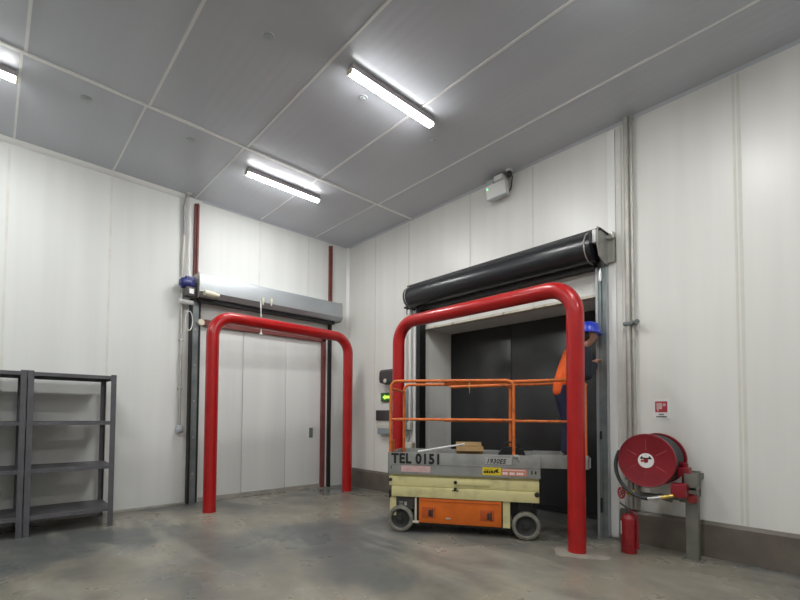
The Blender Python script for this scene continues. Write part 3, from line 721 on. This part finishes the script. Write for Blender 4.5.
def hand(hd, s, dirv):
    hd = Vector(hd); f = Vector(dirv).normalized(); side = Vector((0, s, 0)); side = (side - f * side.dot(f)).normalized(); nrm = f.cross(side) * s
    pc = hd + f * .055
    out = [[(*hd, .026), (*(hd + f * .03), (.030, .018)), (*pc, (.036, .018))]]
    for i, ln in enumerate((.060, .070, .066, .052)):
        b0 = pc + side * (.027 - i * .018) + f * .012; k1 = b0 + f * ln * .45 - nrm * .008; k2 = k1 + f * ln * .3 - nrm * .022; k3 = k2 + f * ln * .10 - nrm * .022
        out.append([(*pc, (.036, .018)), (*b0, .0095), (*k1, .009), (*k2, .0085), (*k3, .007)])
    th = hd + f * .025 + side * .028
    out.append([(*(hd + f * .03), (.030, .018)), (*th, .012), (*(th + f * .03 + side * .014 - nrm * .015), .0105), (*(th + f * .055 + side * .004 - nrm * .03), .0085)])
    return out
jaw = [(.260, 0, 1.495, .082), (.320, 0, 1.475, .058)]
chains = [spine, head, jaw, arm(-1, elR, hdR), arm(1, elL, hdL), leg(-1), leg(1, .05), foot(-1), foot(1, .05)]
for h_ in (hand(hdR, 1, (.5, .6, .3)), hand(hdL, -1, (.5, -.12, .4))): chains += h_
body = skin_mesh('body', chains, M['skin'], man)
mb = MB()
mb.sphere((.363, 0, 1.532), .016, (1.25, .8, 1.2)); mb.sphere((.357, 0, 1.55), .011, (1., .8, 1.9))
mb.build('nose', M['skin'], man)
for s in (-1, 1):
    MB().sphere((.349, s * .033, 1.557), .011, (.8, 1.1, .7)).build('eye', M['eye'], man)
    MB().sphere((.261, s * .092, 1.54), .028, (.7, .35, 1.1)).build('ear', M['skin'], man)
MB().sphere((.341, 0, 1.492), .02, (.6, 1.2, .25)).build('mouth', M['reelrib'], man)
MB().sphere((.220, 0, 1.55), .085, (.7, .98, 1.0)).sphere((.208, 0, 1.50), .055, (.6, 1., .9)).build('hair', M['hair'], man)
mb = MB(); rot_h = Matrix.Rotation(R(8), 3, 'Y')
mb.lathe([(.137, .0), (.139, .008), (.128, .014), (.122, .05), (.106, .088), (.075, .115), (.035, .127), (0, .129)], n=36)
mb.prism([(.10 * math.cos(a) + .038, .10 * math.sin(a)) for a in (R(i) for i in range(-90, 91, 12))], (.02, 0, -.001), (1, 0, 0), (0, 1, 0), .008)
mb.box((0, 0, .118), (.19, .022, .012), 0, .004)
he = mb.build('helmet', M['blue'], man); he.location = (.267, 0, 1.57); he.scale = (1, 1, 1.15); he.rotation_euler = (0, R(6), 0)
def up(c, k_): return [(*p[:3], p[3] + k_) for p in c]
# sweater, vest, trousers, boots
sw = [[(-.04, 0, .84, .13)] + up(spine[:4], .014) + [(.14, 0, 1.385, .070)]]
for s, el, hd in ((-1, elR, hdR), (1, elL, hdL)):
    a = arm(s, el, hd); a[-1] = (*[e + (h_ - e) * .9 for e, h_ in zip(el, hd)], .028); sw.append(up(a, .026))
skin_mesh('sweater', sw, M['navy'], man)
vs = [[(-.035, 0, .80, .140), (-.035, 0, .90, .150), (-.005, 0, 1.06, .142), (.052, 0, 1.21, .162), (.10, 0, 1.315, .150), (.135, 0, 1.375, .086)]]
for s in (-1, 1): vs.append([(.10, 0, 1.315, .150), (.15, s * .155, 1.362, .112)])
v = skin_mesh('vest', vs, M['vest'], man)
tr = [[(-.035, 0, 1.02, .120), (*PEL, .148)]]
for s, dx in ((-1, 0), (1, .05)): tr.append([(*PEL, .148)] + up(leg(s, dx)[1:2], .028) + up(leg(s, dx)[2:-1], .032))
skin_mesh('trousers', tr, M['denim'], man)
for s, dx in ((-1, 0), (1, .05)):
    skin_mesh('boot', [[(-.03 + dx, s * .105, .15, .052), (-.035 + dx, s * .105, .05, .056), (.05 + dx, s * .115, .045, .048), (.135 + dx, s * .12, .04, .040)]], M['boot'], man)

# ------------------------------------------------------------------ camera
cd = bpy.data.cameras.new('camera'); cam = bpy.data.objects.new('camera', cd); COL.objects.link(cam)
yaw, pitch, roll, f, cx, cy = 0.8283485, 0.0357380, 0.0057830, 441.323, 395.066, 399.691
fw = Vector((math.cos(yaw) * math.cos(pitch), math.sin(yaw) * math.cos(pitch), math.sin(pitch)))
r0 = Vector((math.sin(yaw), -math.cos(yaw), 0)); u0 = r0.cross(fw)
r2 = r0 * math.cos(roll) + u0 * math.sin(roll); u2 = -r0 * math.sin(roll) + u0 * math.cos(roll)
cam.matrix_world = Matrix(((r2.x, u2.x, -fw.x, -5.6943), (r2.y, u2.y, -fw.y, -7.7450), (r2.z, u2.z, -fw.z, 1.48), (0, 0, 0, 1)))
cd.sensor_fit = 'HORIZONTAL'; cd.sensor_width = 36; cd.lens = 36 * f / 800
cd.shift_x = (400 - cx) / 800; cd.shift_y = (cy - 300) / 800
cd.clip_start = .05; cd.clip_end = 100
scene.camera = cam

wd = bpy.data.worlds.new('world'); scene.world = wd; wd.use_nodes = True
wd.node_tree.nodes['Background'].inputs[0].default_value = (.5, .52, .55, 1); wd.node_tree.nodes['Background'].inputs[1].default_value = .05
vs_ = scene.view_settings; vs_.view_transform = 'Standard'; vs_.look = 'None'; vs_.gamma = 1; vs_.use_curve_mapping = False
vs_.exposure = 0.54
